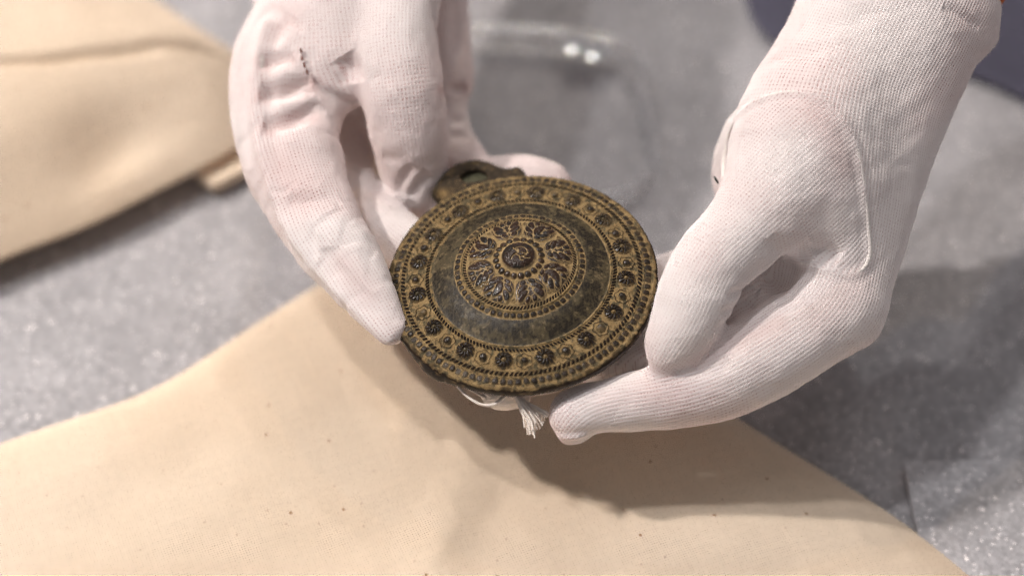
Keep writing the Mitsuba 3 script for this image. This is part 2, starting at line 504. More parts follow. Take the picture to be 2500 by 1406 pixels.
def nz(x, y, s, seed, o=3):
    return meshkit.fbm(np.stack([x * s, y * s, np.zeros_like(x)], -1), o, seed)


def medallion():
    NT = 1640
    rr = np.unique(np.r_[np.linspace(0.02, 4.6, 44), np.linspace(4.6, 17.2, 122), np.linspace(17.2, 23.0, 34), np.linspace(23.0, 34.6, 112), np.linspace(34.6, 35.0, 6)])
    th = np.linspace(0, 2 * math.pi, NT, endpoint=False)
    R, TH = np.meshgrid(rr, th, indexing='ij')
    wob = 1 + sst(30, 35, R) * (0.006 * (meshkit.fbm(np.stack([np.cos(TH) * 3, np.sin(TH) * 3, 0 * TH], -1), 3, 3) - 0.5))
    # small chips in the edge
    edge_n = meshkit.fbm(np.stack([np.cos(TH) * 14, np.sin(TH) * 14, 0 * TH], -1), 3, 8)
    wob -= sst(34.0, 35, R) * 0.004 * sst(0.55, 0.8, edge_n)
    deg = np.degrees(TH)
    X, Y = R * np.cos(TH) * wob, R * np.sin(TH) * wob
    prof = CubicSpline([0, 2.5, 4.4, 5.4, 9.0, 13.6, 15.0, 16.9, 17.6, 20.5, 22.8, 23.6, 25.5, 27.0, 29.5, 31.5, 33.4, 34.5, 35.0],
                       [12.0, 11.75, 11.1, 10.65, 9.75, 8.35, 7.75, 7.05, 6.85, 5.55, 4.25, 3.95, 3.75, 3.5, 3.0, 2.4, 1.80, 1.40, 0.95])
    H0 = prof(R)
    dH = np.zeros_like(R)
    dark = np.zeros_like(R)                # 1 = bare metal, 0 = earth
    lab = np.zeros(R.shape, np.int32)      # 0 plate
    names = {0: 'plate'}
    nxt = [1]
    n1, n2, n3 = nz(X, Y, 1.1, 11, 3), nz(X, Y, 3.2, 12, 3), nz(X, Y, 0.22, 13, 3)
    wear = sst(0.35, 0.7, n3)

    def new(name):
        names[nxt[0]] = name
        nxt[0] += 1
        return nxt[0] - 1

    def raise_(h, d, mask, label=None):
        nonlocal dH, dark, lab
        up = mask & (h > dH)
        dH = np.where(up, h, dH)
        dark = np.where(mask, np.maximum(dark, d), dark)
        if label is not None:
            lab[up & (h > 0.04)] = label

    # square beads near the rim and around the inner medallion
    for cnt, rc, hw, hh, fill, ph in ((104, 32.55, 0.84, 0.50, 0.84, 0.0), (59, 16.05, 0.70, 0.42, 0.87, 0.3)):
        ccell = TH / (2 * math.pi) * cnt + ph + 0.10 * (nz(X, Y, 0.6, 15, 1) - 0.5)
        k = np.floor(ccell) % cnt
        jit = rng.uniform(-1, 1, (cnt, 3))
        ki = k.astype(int)
        lx = (ccell - np.floor(ccell) - 0.5 + 0.05 * jit[ki, 0]) * 2 / fill
        ly = (R - rc - 0.08 * jit[ki, 1]) / hw
        rho = (np.abs(lx) ** 3 + np.abs(ly) ** 3) ** (1 / 3)
        worn = np.clip(0.62 + 0.38 * jit[ki, 2], 0.2, 1)
        band = np.abs(R - rc) < hw * 1.35
        h = hh * worn * np.sqrt(np.clip(1 - rho ** 3, 0, 1))
        d = sst(1.0, 0.80, rho + 0.35 * (n2 - 0.5)) * (0.8 + 0.2 * worn) * sst(0.2, 0.36, n2 + 0.35 * worn)
        inside = band & (rho < 1)
        up = inside & (h > dH)
        dH = np.where(up, h, dH)
        dark = np.where(inside, np.maximum(dark, d), dark)
        lab0 = nxt[0]
        for _ in range(cnt):
            new('bead')
        lab = np.where(up & (h > 0.03), lab0 + ki, lab)
    # plain ridges
    for rc, w, hh, name in ((34.25, 0.40, 0.16, None), (31.52, 0.17, 0.22, None), (25.0 - 1.72, 0.20, 0.30, None), (15.02, 0.24, 0.45, 'ring_moulding'), (29.72, 0.16, 0.10, None)):
        h = hh * np.exp(-((R - rc) / w) ** 2)
        raise_(h, 0 * R, np.abs(R - rc) < 2 * w)
    # slanted cord mouldings
    for cnt, r0, r1, hh, sl, name, thr in ((157, 29.95, 31.20, 0.34, 0.55, 'outer_cord_moulding', 0.38), (158, 23.62, 24.72, 0.32, -0.55, 'middle_cord_moulding', 0.34), (104, 13.62, 14.66, 0.26, 0.75, 'inner_cord_moulding', 0.34)):
        rc = (r0 + r1) / 2
        ccell = TH / (2 * math.pi) * cnt + sl * (R - rc) / (r1 - r0) + 0.25 * (nz(X, Y, 0.35, 19, 1) - 0.5)
        fr = np.abs(ccell - np.floor(ccell) - 0.5) * 2
        ly = np.abs(R - rc) / ((r1 - r0) / 2)
        inside = ly < 1
        bar = np.sqrt(np.clip(1 - (fr / 0.74) ** 2, 0, 1)) * np.clip(1 - ly ** 4, 0, 1)
        raise_(hh * bar, sst(thr - 0.15, thr + 0.2, bar + 0.5 * (n2 - 0.5)) * sst(0.22, 0.5, n1 + 0.25), inside)
        L = new(name)
        lab[inside & (ly < 0.98)] = L
    # rosettes and studs of the frieze
    for k, a in enumerate(rosette_deg):
        a = math.radians(a)
        lx, ly = X - 27.08 * math.cos(a), Y - 27.08 * math.sin(a)
        rho = np.hypot(lx, ly)
        size = 2.50 + 0.12 * rng.uniform(-1, 1)
        m_ = rho < size
        phi = np.arctan2(ly, lx) + 0.55 * rho / size * (1 if k % 2 else 1) + a
        npet = 10
        pet = np.abs(np.sin(npet / 2 * phi))
        env = np.sqrt(np.clip(1 - (rho / size) ** 2.5, 0, 1))
        groove = sst(0.10, 0.5, pet) * sst(0.45, 0.8, rho)
        h = 0.30 * env + 0.55 * env * groove * sst(0.3, 0.9, rho)
        h = np.maximum(h, 0.82 * np.exp(-(rho / 0.5) ** 4) * 1.0)
        d = sst(0.18, 0.55, groove + 0.25 * (n2 - 0.5)) * sst(size * 1.02, size * 0.82, rho + 0.3 * (n2 - 0.5)) * sst(0.42, 0.62, rho)
        side = sst(-0.2, 0.8, math.sin(a))    # the far ones keep more earth
        d = d * (1 - 0.35 * side * (n1 > 0.45))
        raise_(h, d, m_, new('rosette'))
    for k, a in enumerate(stud_deg):
        a = math.radians(a)
        lx, ly = X - 27.2 * math.cos(a), Y - 27.2 * math.sin(a)
        rho = np.hypot(lx, ly)
        size = 1.12 + 0.12 * rng.uniform(-1, 1)
        m_ = rho < size
        L = new('stud')
        raise_(0.85 * np.sqrt(np.clip(1 - (rho / size) ** 2, 0, 1)), sst(1.0, 0.72, rho / size + 0.3 * (n2 - 0.5)) * (0.95 if k % 5 else 0.55), m_, L)
        # the worn flower round the stud
        phi = np.arctan2(ly, lx) - a
        ring = 1.95 + 0.16 * np.cos(6 * phi) * 1.0
        rim = np.exp(-((rho - ring) / 0.15) ** 2)
        m2 = np.abs(rho - ring) < 0.5
        raise_(0.20 * rim, 0.85 * sst(0.35, 0.7, rim * (0.5 + n1)), m2)
    # the inner flower of eight leaves
    A_ = [(0.95, 1.05, 0.95, 0.66, 40), (2.45, 1.72, 1.65, 0.80, 52), (4.15, 1.95, 1.75, 0.88, 36), (5.35, 0.80, 0.95, 0.60, 14)]
    B_ = [(3.2, 0.0, 2.6, 1.02, 0), (2.05, 1.85, 1.55, 0.70, 52), (3.95, 2.25, 1.65, 0.76, 34), (5.25, 1.35, 0.95, 0.58, 18), (0.65, 0.95, 0.85, 0.55, 62)]
    for k, a0 in enumerate(petal_deg):
        a = math.radians(a0)
        la = (X * math.cos(a) + Y * math.sin(a) - 7.05) * 0.97
        lb = (-X * math.sin(a) + Y * math.cos(a)) * 0.86
        L = new('leaf_ornament')
        jit = rng.uniform(-1, 1, 8)
        lb = lb + 0.35 * jit[0] * np.sin(la * 0.6)
        lines_ = np.full(X.shape, 9.0)
        body = np.sqrt(np.clip(1 - np.abs((la - 3.05) / 3.3) ** 3 - np.abs(lb / (2.85 + 0.18 * la)) ** 3, 0, 1))
        for (ca, cb, sa, sb, rot) in (A_ if k % 2 else B_):
            for s in ((1, -1) if cb else (1,)):
                r_ = math.radians(rot * s + 6 * jit[1])
                u_, w_ = la - ca, lb - cb * s
                p_, q_ = u_ * math.cos(r_) + w_ * math.sin(r_), -u_ * math.sin(r_) + w_ * math.cos(r_)
                q_ = q_ + 0.10 * p_ ** 2 * s
                rho = np.sqrt((p_ / sa) ** 2 + (q_ / sb) ** 2)
                m_ = rho < 1
                h = 0.40 + 0.42 * np.sqrt(np.clip(1 - rho ** 2, 0, 1)) * (0.9 + 0.2 * jit[2])
                d = sst(0.98, 0.80, rho + 0.16 * (n2 - 0.5))
                raise_(h, d, m_, L)
                lines_ = np.minimum(lines_, rho)
        mb_ = (body > 0.05) & (lines_ > 1.0)
        raise_(0.42 * body ** 0.6, 0.95 * sst(1.10, 1.22, lines_ + 0.1 * (n2 - 0.5)) * sst(0.25, 0.5, body + 0.3 * (n2 - 0.5)), mb_, L)
        # small ring between the leaves
        a2 = math.radians(a0 + 23)
        rho = np.hypot(X - 12.35 * math.cos(a2), Y - 12.35 * math.sin(a2))
        raise_(0.28 * np.exp(-((rho - 0.42) / 0.17) ** 2), 0.45 * sst(0.75, 0.2, rho), rho < 0.85)
    # scalloped ring round the boss
    for k in range(20):
        a = 2 * math.pi * (k + 0.3) / 20
        rho = np.hypot((X - 5.85 * math.cos(a)), (Y - 5.85 * math.sin(a)))
        sz = 0.88 + 0.06 * rng.uniform(-1, 1)
        raise_(0.50 * np.sqrt(np.clip(1 - (rho / sz) ** 2, 0, 1)), sst(1.0, 0.82, rho / sz + 0.35 * (n2 - 0.5)) * 0.95, rho < sz, new('scallop'))
    # the boss with an engraved bird curled up
    mb = R < 4.45
    L = new('central_boss')
    hb = 0.75 * np.sqrt(np.clip(1 - (R / 4.45) ** 4, 0, 1)) + 0.10 * (n2 - 0.5)
    lines = []
    t = np.linspace(math.radians(-75), math.radians(140), 70)
    lines.append(np.c_[0.55 + 1.75 * np.cos(t), 0.45 + 1.65 * np.sin(t)])
    lines.append(spline([(-1.2, 2.0), (-0.75, 1.25), (0.0, 0.75), (0.05, 0.2), (-0.55, -0.25), (-0.1, -0.6), (0.35, -1.0), (0.45, -1.7), (1.3, -2.1)], 80))
    lines.append(spline([(-0.5, -0.25), (-1.4, -0.9), (-1.7, -1.6)], 30))
    lines.append(spline([(1.0, -0.9), (1.9, -1.5), (2.9, -1.3)], 30))
    lines.append(spline([(0.9, 0.1), (1.8, -0.2), (2.6, 0.1)], 30))
    tr = cKDTree(np.vstack(lines))
    dl = tr.query(np.c_[X.ravel(), Y.ravel()])[0].reshape(X.shape)
    wedge = np.hypot((X + 0.15) / 0.55, (Y - 0.85) / 0.75)
    cut = np.maximum(sst(0.26, 0.10, dl), sst(1.0, 0.6, wedge))
    raise_(hb - 0.28 * cut, sst(1.0, 0.90, R / 4.45 + 0.05 * (n2 - 0.5)) * (1 - 0.9 * cut) * sst(0.10, 0.42, n2 + 0.12), mb, L)
    # the smooth dark band
    inb = (R > 16.95 + 0.25 * (n1 - 0.5)) & (R < 22.98)
    lab[inb & (R > 16.8)] = new('dome_band')
    dome = lab == nxt[0] - 1
    # rough grain
    grain = (n2 - 0.5)
    dH = dH + np.where(dome, 0.03, 0.10) * grain + 0.05 * (n1 - 0.5)
    H = H0 + 1.2 * dH
    # colours
    ochre = np.array([0.225, 0.154, 0.072])
    ochre2 = np.array([0.082, 0.066, 0.038])
    pale = np.array([0.340, 0.240, 0.118])
    metal = np.array([0.015, 0.011, 0.008])
    red = np.array([0.027, 0.014, 0.008])
    earth = ochre + (ochre2 - ochre) * sst(0.42, 0.72, n1)[..., None]
    earth = earth + (pale - earth) * (sst(0.55, 0.85, nz(X, Y, 0.5, 41, 3)) * 0.6)[..., None]
    speck = np.maximum(sst(0.60, 0.74, n2) * 0.65, 0.6 * sst(0.55, 0.75, nz(X, Y, 1.7, 91, 3)))
    earth = earth + (pale - earth) * (0.45 * sst(15.0, 14.0, R))[..., None]
    m3 = metal + (red - metal) * sst(0.35, 0.6, nz(X, Y, 0.45, 33, 2))[..., None] * np.where(R < 14, 1.0, 0.30)[..., None]
    dk = np.clip(dark, 0, 1)
    dk = np.maximum(dk, speck * sst(24.9, 29.0, R) * 0.9)
    # bare metal along the very edge, patchy
    dk = np.maximum(dk, sst(34.45, 34.8, R + 0.7 * (n1 - 0.5)))
    dk = np.maximum(dk, 0.75 * sst(0.55, 0.75, nz(X, Y, 0.30, 51, 3)) * sst(33.5, 33.9, R))
    col = earth * (1 - dk[..., None]) + m3 * dk[..., None]
    gr = 0.45 * nz(X, Y, 0.22, 61, 3) + 0.55 * nz(X, Y, 1.1, 62, 4)
    q1, q2 = X * 0.8 + Y * 0.6, -X * 0.6 + Y * 0.8
    streak = np.maximum(meshkit.fbm(np.stack([q1 * 0.5, q2 * 5.0, 0 * R], -1), 3, 71), meshkit.fbm(np.stack([X * 5.0, Y * 0.6, 0 * R], -1), 3, 72))
    bandc = np.array([0.026, 0.020, 0.014]) + (np.array([0.135, 0.105, 0.055]) - np.array([0.026, 0.020, 0.014])) * (sst(0.40, 0.62, gr + 0.2 * (n1 - 0.5)) * 0.65 + 0.35 * sst(0.48, 0.68, streak))[..., None]
    bandc = 0.55 * bandc * (0.72 + 0.56 * n2)[..., None]
    bandc = bandc + (np.array([0.21, 0.155, 0.085]) - bandc) * (sst(0.58, 0.75, nz(X, Y, 1.3, 81, 3)) * 0.45 * sst(0.4, 0.6, gr))[..., None]
    edgeb = np.maximum(sst(22.7, 23.0, R + 0.4 * (n1 - 0.5)), sst(17.2, 16.95, R - 0.4 * (n1 - 0.5)))
    bandc = bandc + (earth - bandc) * (0.6 * edgeb)[..., None]
    col = np.where(dome[..., None], bandc, col)
    V = disc(X, Y, H).reshape(-1, 3)
    nr = len(rr)
    i, j = np.meshgrid(np.arange(nr - 1), np.arange(NT), indexing='ij')
    a = (i * NT + j).ravel()
    b = (i * NT + (j + 1) % NT).ravel()
    c = ((i + 1) * NT + j).ravel()
    d = ((i + 1) * NT + (j + 1) % NT).ravel()
    F_ = np.vstack([np.c_[a, c, d], np.c_[a, d, b]])
    F_ = np.vstack([F_, np.c_[np.zeros(NT - 2, int), np.arange(1, NT - 1), np.arange(2, NT)]])
    N_ = vnormals(V, F_)
    fl = lab.ravel()[F_].max(1)
    order = np.argsort(fl, kind='stable')
    bounds = np.searchsorted(fl[order], np.arange(nxt[0] + 1))
    colr = col.reshape(-1, 3)
    counts = {}
    for k in range(nxt[0]):
        sel = order[bounds[k]:bounds[k + 1]]
        if not len(sel):
            continue
        nm = names[k]
        c_ = counts.get(nm, 0)
        counts[nm] = c_ + 1
        key = f'bronze_medallion__{nm}' + (f'_{c_:03d}' if c_ else '')
        vv, ff, nn, _, cc = sub(V, F_, sel, N_, None, colr)
        mat = 'bronze_band' if nm == 'dome_band' else 'bronze_bead' if nm == 'bead' else 'bronze_earth' if nm in ('plate', 'outer_cord_moulding', 'middle_cord_moulding', 'inner_cord_moulding') else 'bronze_raised'
        scene[key] = shape(vv, ff, mat, nn, color=cc)
    # the edge and the flat back
    tdeg = np.degrees(th)
    tdeg = (tdeg + 180) % 360 - 180
    thick = 1.25 + 2.3 * np.exp(-((tdeg + 131) / 10) ** 2) + 0.25 * (meshkit.fbm(np.stack([np.cos(th) * 5, np.sin(th) * 5, 0 * th], -1), 3, 91) - 0.5)
    bulge = 0.12 + 0.8 * np.exp(-((tdeg + 131) / 9) ** 2)
    x0, y0, h0 = X[-1], Y[-1], H[-1]
    rings = [(x0, y0, h0)]
    rb = np.hypot(x0, y0)
    rough = lambda s: 0.15 * (meshkit.fbm(np.stack([np.cos(th) * 30, np.sin(th) * 30, 0 * th + s * 3.1], -1), 3, 17) - 0.5)
    for s in np.linspace(0.08, 1, 10):
        r_ = rb + bulge * math.sin(s * math.pi * 0.9) + rough(s)
        rings.append((r_ * np.cos(th), r_ * np.sin(th), h0 - thick * s))
    for s in (0.9, 0.7, 0.4, 0.01):
        rings.append((rb * s * np.cos(th), rb * s * np.sin(th), (h0 - thick) * s ** 4 - 1.6 * (1 - s ** 4)))
    V2 = np.vstack([disc(*r_) for r_ in rings])
    m_ = len(rings)
    i, j = np.meshgrid(np.arange(m_ - 1), np.arange(NT), indexing='ij')
    a = (i * NT + j).ravel()
    b = (i * NT + (j + 1) % NT).ravel()
    c = ((i + 1) * NT + j).ravel()
    d = ((i + 1) * NT + (j + 1) % NT).ravel()
    F2 = np.vstack([np.c_[a, c, d], np.c_[a, d, b]])
    cn = meshkit.fbm(V2 * 900, 3, 5)
    c2 = metal + (np.array([0.12, 0.078, 0.035]) - metal) * (sst(0.5, 0.75, cn) * 0.8)[:, None]
    put('bronze_medallion__rim', V2, F2, 'bronze_raised', color=c2)


medallion()
labels['bronze_medallion'] = {'label': 'round domed bronze medallion ringed with rosettes, held between two white gloves', 'category': 'medallion'}
labels['bronze_medallion__central_boss'] = {'label': 'dark brown round boss with engraved curling lines'}
labels['bronze_medallion__lug'] = {'label': 'pierced dark bronze loop on the far edge'}
labels['bronze_medallion__dome_band'] = {'label': 'smooth dark band without ornament'}


def handle():
    """The pierced lug on the far edge, worked out in medallion millimetres."""
    def plane(px, h):
        px = np.array(px, float)
        v = fwd + ((px[:, 0] - 1250) / FPX)[:, None] * rgt - ((px[:, 1] - 703) / FPX)[:, None] * upv
        c0 = DC + DN * h * 1e-3
        t = ((c0 - CAM) @ DN) / (v @ DN)
        q = CAM + t[:, None] * v - c0
        return np.c_[q @ DE, q @ DG] * 1e3
    import shapely.geometry as sg
    import shapely
    out = plane([(1052, 470), (1062, 452), (1080, 428), (1098, 408), (1118, 398), (1140, 391), (1166, 388), (1190, 393), (1210, 402), (1228, 410), (1245, 409), (1262, 405), (1274, 410), (1284, 424),
                 (1290, 450), (1230, 470), (1150, 490), (1100, 520), (1074, 496)], -0.6)
    hole = plane([(1116, 436), (1124, 420), (1142, 410), (1166, 407), (1188, 414), (1200, 430), (1192, 440), (1165, 447), (1135, 450)], -0.6)
    poly = sg.Polygon(out).buffer(-0.25).buffer(0.25)
    hl = sg.Polygon(hole).buffer(-0.75)
    g = 0.16
    lo, hi = out.min(0) - 1, out.max(0) + 1
    xs, ys, zs = np.arange(lo[0], hi[0], g), np.arange(lo[1], hi[1], g), np.arange(-5.6, 1.4, g)
    XX, YY = np.meshgrid(xs, ys, indexing='ij')
    pts = shapely.points(XX.ravel(), YY.ravel())

    def sdf(pg):
        d = shapely.distance(pts, pg.exterior)
        return np.where(shapely.contains(pg, pts), -d, d).reshape(XX.shape)
    d2 = np.maximum(sdf(poly), -sdf(hl))
    Z = zs[None, None]
    dz = np.abs(Z + 2.1) - 1.9
    ang = np.degrees(np.arctan2(YY, XX))
    r_ = 1.1
    a, b = d2[..., None] + r_, dz + r_
    Fd = np.minimum(np.maximum(a, b), 0) + np.hypot(np.maximum(a, 0), np.maximum(b, 0)) - r_
    # backing plate in the opening
    back = np.maximum(sdf(sg.Polygon(hole).buffer(1.2))[..., None], np.abs(Z + 3.0) - 0.55)
    p3 = np.stack(np.broadcast_arrays(XX[..., None], YY[..., None], Z + 0 * XX[..., None]), -1)
    nz3 = meshkit.fbm(p3 * 0.9, 3, 4) - 0.5
    # toes cut into the left end
    cx, cy = plane([(1068, 478)], -0.6)[0]
    u_, v_ = plane([(1090, 470)], -0.6)[0] - np.array([cx, cy])
    dirn = np.array([u_, v_]) / np.hypot(u_, v_)
    perp = (XX - cx) * -dirn[1] + (YY - cy) * dirn[0]
    along = (XX - cx) * dirn[0] + (YY - cy) * dirn[1]
    cut = 0.35 * np.cos(perp * 2 * math.pi / 1.15) * np.exp(-(along / 1.5) ** 2) * (np.abs(perp) < 2.2)
    Fd = Fd + 0.35 * nz3 + cut[..., None] * sst(-2.5, 0, Z)
    for nm, Fq in (('lug', Fd), ('lug_backing', back + 0.2 * nz3)):
        v, f = surface_nets(Fq, np.array([xs[0], ys[0], zs[0]]), g)
        v = laplace(v, f, 4)
        n1 = meshkit.fbm(v * 1.6, 3, 14)
        top = sst(-0.9, -0.1, v[:, 2])
        if nm == 'lug':
            dirt = np.exp(-((v[:, 0] - cx - 1.4) ** 2 + (v[:, 1] - cy - 0.2) ** 2) / 3.0) * top * 0.75
            dirt = np.maximum(dirt, 0.55 * sst(0.56, 0.72, n1) * top)
            dirt = np.clip(dirt * sst(0.25, 0.5, n1 + 0.2), 0, 1)
            col = np.array([0.038, 0.029, 0.021]) * (0.7 + 0.6 * n1)[:, None]
            col = col + (np.array([0.28, 0.185, 0.08]) - col) * dirt[:, None]
        else:
            col = np.array([0.085, 0.082, 0.052]) * (0.4 + 0.8 * n1)[:, None]
        put(f'bronze_medallion__{nm}', disc(v[:, 0], v[:, 1], v[:, 2]), f, 'bronze_earth', color=col)


handle()


# ------------------------------------------------------------------ gloved hands
MM = FPX / D / 1000.0                      # photograph pixels per millimetre at the medallion


def hand(key, chains, uvchains, blends, seams, grooves, panel=None, loose=0.0, step=1.0):
    """chains: name -> list of (px, py, c, radius px); blends: smoothing radius in mm when the chain is joined on; uvchains: chain -> the line its knitting follows."""
    bones, centre = {}, {}
    lo, hi = np.full(3, 1e9), np.full(3, -1e9)
    for nme, pts in chains.items():
        q = pchain(pts, max(6, len(pts) * 4))
        w = P(q[:, 0], q[:, 1], q[:, 2]) * 1e3
        r = q[:, 3] / FPX * (D * 1e3 - q[:, 2])
        bones[nme] = (w, r)
        lo = np.minimum(lo, (w - r[:, None]).min(0))
        hi = np.maximum(hi, (w + r[:, None]).max(0))
    lo -= 6
    hi += 6
    n = np.ceil((hi - lo) / step).astype(int) + 1
    ax = [lo[k] + step * np.arange(n[k]) for k in range(3)]
    fields = {}
    for nme, (w, r) in bones.items():
        Fd = np.full(n, 14.0, np.float32)
        for k in range(len(w) - 1):
            a, b = w[k], w[k + 1]
            pad = max(r[k], r[k + 1]) + 13
            s0 = np.maximum(np.floor((np.minimum(a, b) - pad - lo) / step).astype(int), 0)
            s1 = np.minimum(np.ceil((np.maximum(a, b) + pad - lo) / step).astype(int) + 1, n)
            if (s1 <= s0).any():
                continue
            gx, gy, gz = (ax[i][s0[i]:s1[i]].astype(np.float32) for i in range(3))
            ab = (b - a).astype(np.float32)
            L2 = float(ab @ ab)
            px, py, pz = gx[:, None, None] - a[0], gy[None, :, None] - a[1], gz[None, None, :] - a[2]
            t = np.clip((px * ab[0] + py * ab[1] + pz * ab[2]) / L2, 0, 1)
            dd = np.sqrt((px - t * ab[0]) ** 2 + (py - t * ab[1]) ** 2 + (pz - t * ab[2]) ** 2) - (r[k] + t * (r[k + 1] - r[k]))
            sl = tuple(slice(s0[i], s1[i]) for i in range(3))
            Fd[sl] = np.minimum(Fd[sl], dd)
        fields[nme] = Fd
    total = None
    for nme in chains:
        Fd, k = fields[nme], blends.get(nme, 4.0)
        if total is None:
            total = Fd.copy()
        else:
            hh = np.clip(0.5 + 0.5 * (total - Fd) / k, 0, 1)
            total = total * (1 - hh) + Fd * hh - k * hh * (1 - hh)
    v, f = surface_nets(total, lo, step)
    itp = RegularGridInterpolator(ax, total, bounds_error=False, fill_value=None)
    v = laplace(v, f, 10)
    v, f = trimesh.remesh.subdivide(v, f)
    v, f = np.asarray(v), np.asarray(f)
    v = laplace(v, f, 8)
    # chain of every vertex
    itps = [RegularGridInterpolator(ax, fields[nme], bounds_error=False, fill_value=14.0)(v) for nme in chains]
    which = np.argmin(np.array(itps), 0)
    names_ = list(chains)
    # folds and seams, at their places on the surface
    nrm = vnormals(v, f)
    tree = cKDTree(v)
    tm = trimesh.Trimesh(v, f, process=False)

    def snap(px):
        px = np.array(px, float)
        q = spline(px[:, :2], max(12, int(np.linalg.norm(np.diff(px[:, :2], axis=0), axis=1).sum() / 8)))
        o = np.tile(CAM * 1e3, (len(q), 1))
        d_ = P(q[:, 0], q[:, 1], np.zeros(len(q))) * 1e3 - o
        d_ /= np.linalg.norm(d_, axis=1, keepdims=True)
        loc, ri, _ = tm.ray.intersects_location(o, d_, multiple_hits=False)
        out = loc[np.argsort(ri)]
        t_ = (out - CAM * 1e3) @ fwd
        from scipy.ndimage import median_filter
        t2 = gaussian_filter1d(median_filter(t_, 7, mode='nearest'), 2, mode='nearest')
        return CAM * 1e3 + (out - CAM * 1e3) * (t2 / t_)[:, None]
    for px, amp, width in grooves:
        line = snap(px)
        if len(line) < 3:
            continue
        s = np.linspace(0, 1, len(line))
        dd, ii = cKDTree(line).query(v)
        env = np.sin(np.pi * np.clip(s[ii], 0, 1)) ** 0.5
        v = v - nrm * (amp * env * np.exp(-(dd / width) ** 2))[:, None]
    seam_lines = []
    for px, amp, width in seams:
        line = snap(px)
        if len(line) < 3:
            continue
        dd, ii = cKDTree(line).query(v)
        v = v + nrm * (amp * (np.exp(-(dd / width) ** 2) - 0.55 * np.exp(-((dd - 2.2 * width) / width) ** 2)))[:, None]
        seam_lines.append(line + 0)
    # loose cloth: gentle unevenness
    v = v + nrm * (0.9 * (meshkit.fbm(v * 0.075, 3, 3) - 0.5) + 0.5 * (meshkit.fbm(v * 0.22, 2, 6) - 0.5))[:, None]
    nrm = vnormals(v, f)
    # knitting coordinates
    uvid = np.zeros(len(v), int)
    uvn = {}
    for ci, nme in enumerate(names_):
        un = uvchains.get(nme, nme)
        uvid[which == ci] = uvn.setdefault(un, len(uvn))
    if panel is not None:                  # the sewn-on thumb piece ends at its seam
        import shapely
        rel = v - CAM * 1e3
        dep = rel @ fwd
        pp = shapely.points(1250 + FPX * (rel @ rgt) / dep, 703 - FPX * (rel @ upv) / dep)
        inside = shapely.contains(shapely.Polygon(panel[0]), pp) & ((nrm * -fwd).sum(1) > -0.1)
        ok = np.isin(which, [names_.index(x_) for x_ in panel[1][:-1]])
        uvid[ok & inside] = uvn['thumb']
        if 'thenar' in names_:
            uvid[(which == names_.index('thenar')) & ~inside] = uvn['index']
    fid = np.max(uvid[f], 1)
    uvs = {}
    for un, ui in uvn.items():
        pts = uvchains.get('@' + un, chains.get(un))
        q = pchain(pts, 200)
        w = P(q[:, 0], q[:, 1], q[:, 2]) * 1e3
        rad = gaussian_filter1d(q[:, 3] / FPX * (D * 1e3 - q[:, 2]), 8, mode='nearest')
        for c_ in range(3):
            w[:, c_] = gaussian_filter1d(w[:, c_], 6, mode='nearest')
        sarc = np.r_[0, np.cumsum(np.linalg.norm(np.diff(w, axis=0), axis=1))]
        tg = np.gradient(w, axis=0)
        tg /= np.linalg.norm(tg, axis=1, keepdims=True)
        e1 = -fwd - tg * (tg @ -fwd)[:, None]
        e1 /= np.linalg.norm(e1, axis=1, keepdims=True)
        e2 = np.cross(tg, e1)
        sel = np.unique(f[fid == ui])
        if not len(sel):
            continue
        x = v[sel]
        dist, near = cKDTree(w).query(x, k=10)
        wt = np.exp(-(dist - dist[:, :1]) / 2.0)
        wt /= wt.sum(1, keepdims=True)
        u_ = ((sarc[near] + ((x[:, None] - w[near]) * tg[near]).sum(-1)) * wt).sum(1)
        c1 = (((x[:, None] - w[near]) * e1[near]).sum(-1) * wt).sum(1)
        c2 = (((x[:, None] - w[near]) * e2[near]).sum(-1) * wt).sum(1)
        rl = (rad[near] * wt).sum(1)
        ang = np.arctan2(c2, c1)
        loc_of = np.full(len(v), -1)
        loc_of[sel] = np.arange(len(sel))
        fl_ = loc_of[f[fid == ui]]
        reach = 0.5 * rl + 0.5 * np.hypot(c1, c2)
        reach = laplace(np.c_[reach, reach, reach], fl_, 24, 0.5)[:, 0]
        uvs[ui] = np.zeros((len(v), 2))
        uvs[ui][sel] = np.c_[u_, ang * reach]
    # small creases of loose cloth, across the fingers
    amt = np.zeros(len(v))
    for ui, q_ in uvs.items():
        sel = np.unique(f[fid == ui])
        cr = meshkit.fbm(np.c_[q_[sel, 0] / 6.5, q_[sel, 1] / 11.0, np.full(len(sel), 3.0 * ui)], 3, 31)
        cr = 1 - np.abs(2 * cr - 1)
        mk = sst(0.42, 0.68, meshkit.fbm(v[sel] * 0.035, 2, 44))
        amt[sel] = -loose * mk * sst(0.72, 0.98, cr)
    v = v + nrm * amt[:, None]
    nrm = vnormals(v, f)
    vw = v * 1e-3
    return vw, f, nrm, uvs, fid, uvn, seam_lines, tm


